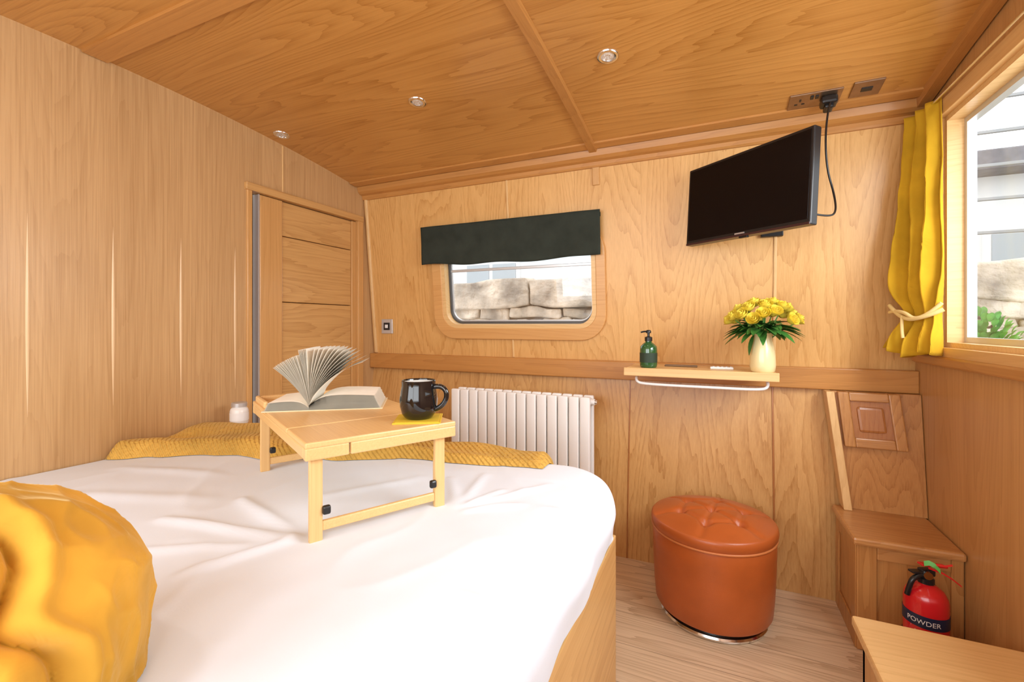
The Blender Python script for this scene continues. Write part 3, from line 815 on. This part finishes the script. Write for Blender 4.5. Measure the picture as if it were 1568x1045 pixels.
def raked(name,x0,x1,xs,z0,z1,y0,y1,mat,bev=.003):
    bm=bmesh.new(); add_box(bm,x0,x1,y0,y1,z0,z1,bev)
    for v in bm.verts: v.co.x+=xs*(v.co.z-.372)/(.805-.372)
    for v in bm.verts: v.co.y+=.06*(v.co.z-.372)/(.805-.372)
    return mesh_obj(name,bm,mat,su)
raked('stringer',.435,.462,-.045,ZT,.802,2.045,2.115,W_paleZ)
bm=bmesh.new(); add_box(bm,.455,X1,2.075,2.10,ZT,.802,.001)
for v in bm.verts:
    v.co.y+=.06*(v.co.z-.372)/(.43)
    if v.co.x<.5: v.co.x-=.045*(v.co.z-.372)/.43
mesh_obj('back_panel',bm,W_stair,su)
def cup(name,a,b,c,d,t,mat,bv=.004):
    bm=bmesh.new(); add_box(bm,a,b,2.062-t,2.085,c,d,bv)
    for v in bm.verts: v.co.y+=.06*(v.co.z-.372)/.43; v.co.x-=.03*(v.co.z-.6)/.2*.6
    return mesh_obj(name,bm,mat,su)
cup('door_panel',.46,.625,.615,.79,.0,W_rose)
cup('door_stile_l',.447,.482,.600,.802,.012,W_stair); cup('door_stile_r',.603,.638,.600,.802,.012,W_stair)
cup('door_rail_t',.482,.603,.770,.802,.012,W_stairX); cup('door_rail_b',.482,.603,.600,.635,.012,W_stairX)
cup('door_raised',.500,.586,.655,.750,.008,W_rose,.010)
ns=group('step_box')
box('top',.325,XR-.002,.62,1.455,.272,.300,W_pale,.006,ns)
box('side',.345,.365,.64,1.435,0,.272,W_trimZ,.002,ns)
box('back',.345,XR-.002,1.415,1.435,0,.272,W_trimZ,.002,ns)
box('front',.345,XR-.002,.64,.66,0,.272,W_trimZ,.002,ns)

# ---------------------------------------------------------------- fire extinguisher
ex,ey=.563,1.715
fe=group('fire_extinguisher',(ex,ey,0))
lathe('cylinder',[(0,.004),(.046,.004),(.050,.0),(.052,.008),(.052,.255),(.049,.272),(.040,.288),(.026,.298),(.018,.302),(.018,.31),(0,.31)],(0,0,0),M_red,fe,48)
lathe('neck',[(0,.305),(.020,.305),(.020,.318),(.014,.322),(.014,.335),(0,.335)],(0,0,0),M_black,fe,32)
hd=math.radians(24)
M=Matrix.Rotation(hd,4,'Z')
box('valve_body',-.016,.020,-.012,.012,.325,.345,M_black,.004,fe,M)
box('lever_top',-.055,.020,-.010,.010,.352,.358,M_red,.002,fe,M@Matrix.Rotation(math.radians(6),4,'Y'))
box('lever_bottom',-.045,.015,-.010,.010,.334,.340,M_black,.002,fe,M)
tube('nozzle',[(-.01,-.01,.33),(-.035,-.022,.325),(-.046,-.025,.295),(-.05,-.022,.27)],.007,M_black,fe)
lathe('gauge',[(0,0),(.011,0),(.011,.008),(0,.008)],(0,0,0),M_chrome,fe,20,mtx=Matrix.Translation((.0,-.012,.332))@Matrix.Rotation(math.pi/2,4,'X'))
lathe('black_band',[(.0523,.135),(.0535,.135),(.0535,.155),(.0523,.155)],(0,0,0),M_black,fe,48)
def wraptext(s,size,z,mat,name,ac=-114,rad=.0534):
    cu=bpy.data.curves.new(name,'FONT'); cu.body=s; cu.size=size; cu.align_x='CENTER'; cu.extrude=.0002; cu.resolution_u=3
    t=bpy.data.objects.new('tmp',cu); COL.objects.link(t); bpy.context.view_layer.update()
    me=bpy.data.meshes.new_from_object(t.evaluated_get(bpy.context.evaluated_depsgraph_get())); bpy.data.objects.remove(t)
    bm=bmesh.new(); bm.from_mesh(me); bmesh.ops.subdivide_edges(bm,edges=[e for e in bm.edges if e.calc_length()>.004],cuts=2)
    for v in bm.verts:
        a=math.radians(ac)+v.co.x/rad; r=rad+v.co.z; v.co=Vector((r*math.cos(a),r*math.sin(a),z+v.co.y))
    return mesh_obj(name,bm,mat,fe)
lathe('navy_band',[(.0523,.192),(.0531,.192),(.0531,.226),(.0523,.226)],(0,0,0),pmat('navy',(.01,.02,.06),.4),fe,48)
wraptext('POWDER',.019,.202,M_label,'label_text')
for k in range(5): wraptext('IIII II IIII III',.008,.120-.013*k,M_pink,'small_text_%d'%k)
for k,a in enumerate((-135,-112,-90)):
    bm=bmesh.new()
    for i in range(6):
        aa=math.radians(a+i*3)
        for zz_ in (.165,.182): bm.verts.new((.0531*math.cos(aa),.0531*math.sin(aa),zz_))
    bm.verts.ensure_lookup_table()
    for i in range(5): bm.faces.new((bm.verts[2*i],bm.verts[2*i+1],bm.verts[2*i+3],bm.verts[2*i+2]))
    mesh_obj('pictogram_%d'%k,bm,M_label,fe)
def ribbon(name,pts,w,mat):
    bm=bmesh.new(); pr=None
    for p in pts:
        p=Vector(p); a=bm.verts.new(p-Vector((0,0,w/2))); b=bm.verts.new(p+Vector((0,.004,w/2)))
        if pr: bm.faces.new((pr[0],a,b,pr[1]))
        pr=(a,b)
    return mesh_obj(name,bm,mat,fe,True)
ribbon('tag_green',[(-.01,-.02,.366),(.0,-.025,.372),(.012,-.03,.368),(.024,-.03,.354)],.013,pmat('tag_green',(.12,.5,.10),.5))
ribbon('tag_red_a',[(.0,-.02,.365),(.02,-.03,.372),(.035,-.03,.372),(.05,-.03,.378)],.004,M_red)
ribbon('tag_red_b',[(.0,-.02,.355),(.03,-.03,.350),(.05,-.03,.338),(.07,-.03,.322)],.004,M_red)

# ---------------------------------------------------------------- curtain
cg=group('curtain')
bm=bmesh.new(); nu,nz=160,70; G=[]
zt,zb=1.80,.975; ztie=1.10
for j in range(nz+1):
    t=j/nz; z=zt+(zb-zt)*t
    k=math.exp(-((z-ztie)/.055)**2)
    Ax=.628-.085*max(0,t-.1)**1.1+.035*k; Ay=2.095-.02*t-.03*k
    Bx=.665-.01*t; By=1.905-.035*t+.02*k
    A_=Vector((Ax,Ay,0)); B_=Vector((Bx,By,0)); dr=(B_-A_); nn=Vector((-dr.y,dr.x,0)).normalized()
    row=[]
    for i in range(nu+1):
        s=i/nu
        ph=s*2*math.pi*3.6+1.1*math.sin(t*3.2+s*4)+.5*math.sin(t*9+s*11)
        amp=(.020+.020*t)*(1-.45*k)
        p=A_+dr*(s+.02*math.sin(2*ph))-nn*(amp*math.sin(ph)+.008*math.sin(s*3.14)+.004*noise.noise(Vector((s*14,t*14,2))))*-1
        zz_=z+ (-.018*math.sin(s*3.1)+.010*math.sin(ph*.5))*t**3
        p.x=min(p.x,.668); p.y=min(p.y,yw(z)-.012)
        row.append(bm.verts.new((p.x,p.y,zz_)))
    G.append(row)
for j in range(nz):
    for i in range(nu): bm.faces.new((G[j][i],G[j][i+1],G[j+1][i+1],G[j+1][i]))
ob=mesh_obj('cloth',bm,M_curt,cg,True); md=ob.modifiers.new('s','SOLIDIFY'); md.thickness=.003
tube('curtain_wire',[(.655,2.12,1.79),(.655,.6,1.79)],.004,M_chrome,cg,smooth_curve=False)
tube('tie_band',[(.575,2.06,1.13),(.582,1.975,1.075),(.620,1.89,1.085),(.66,1.875,1.11)],.007,M_cream,cg)
tube('tie_band_b',[(.575,2.06,1.105),(.582,1.98,1.115),(.610,1.91,1.065),(.655,1.875,1.13)],.006,M_cream,cg)
tube('tie_tail',[(.585,1.975,1.09),(.580,1.965,1.04),(.583,1.96,1.015)],.005,M_cream,cg)

# ---------------------------------------------------------------- light
w=bpy.data.worlds.new('sky'); scene.world=w; w.use_nodes=True
bg=w.node_tree.nodes['Background']; bg.inputs[0].default_value=(.92,.96,1,1); bg.inputs[1].default_value=2.3
def area(name,loc,rot,sx,sy,power,col):
    l=bpy.data.lights.new(name,'AREA'); l.shape='RECTANGLE'; l.size=sx; l.size_y=sy; l.energy=power; l.color=col
    o=bpy.data.objects.new(name,l); o.location=loc; o.rotation_euler=rot; return link(o)
area('rear_fill_light',(-.6,YF-.12,1.28),(math.radians(90),0,0),2.1,.95,27,(.95,.98,1))  # added fill light, shining in through the invented rear window
area('daylight_side_window',(XR+.25,.95,1.55),(0,math.radians(70),0),.7,.9,28,(.93,.97,1))
for x,y in [(-.32,.02),(-1.066,.02),(-.32,1.476),(-1.066,1.476)]:
    l=bpy.data.lights.new('downlight_lamp','SPOT'); l.energy=3.5; l.color=(1,.92,.80); l.spot_size=math.radians(140); l.spot_blend=1; l.shadow_soft_size=.04
    o=bpy.data.objects.new('downlight_lamp',l); o.location=(x,y,zc(y)-.03); link(o)

scene.view_settings.view_transform='Standard'
scene.view_settings.look='None'
scene.view_settings.exposure=0.04

# ---------------------------------------------------------------- camera
cam=bpy.data.cameras.new('camera'); cam.lens=16; cam.sensor_width=36; cam.shift_y=-.0163; cam.clip_start=.01
co_=bpy.data.objects.new('camera',cam); co_.location=(0,0,H); co_.rotation_euler=(math.radians(90),0,math.radians(24.1)); link(co_)
scene.camera=co_
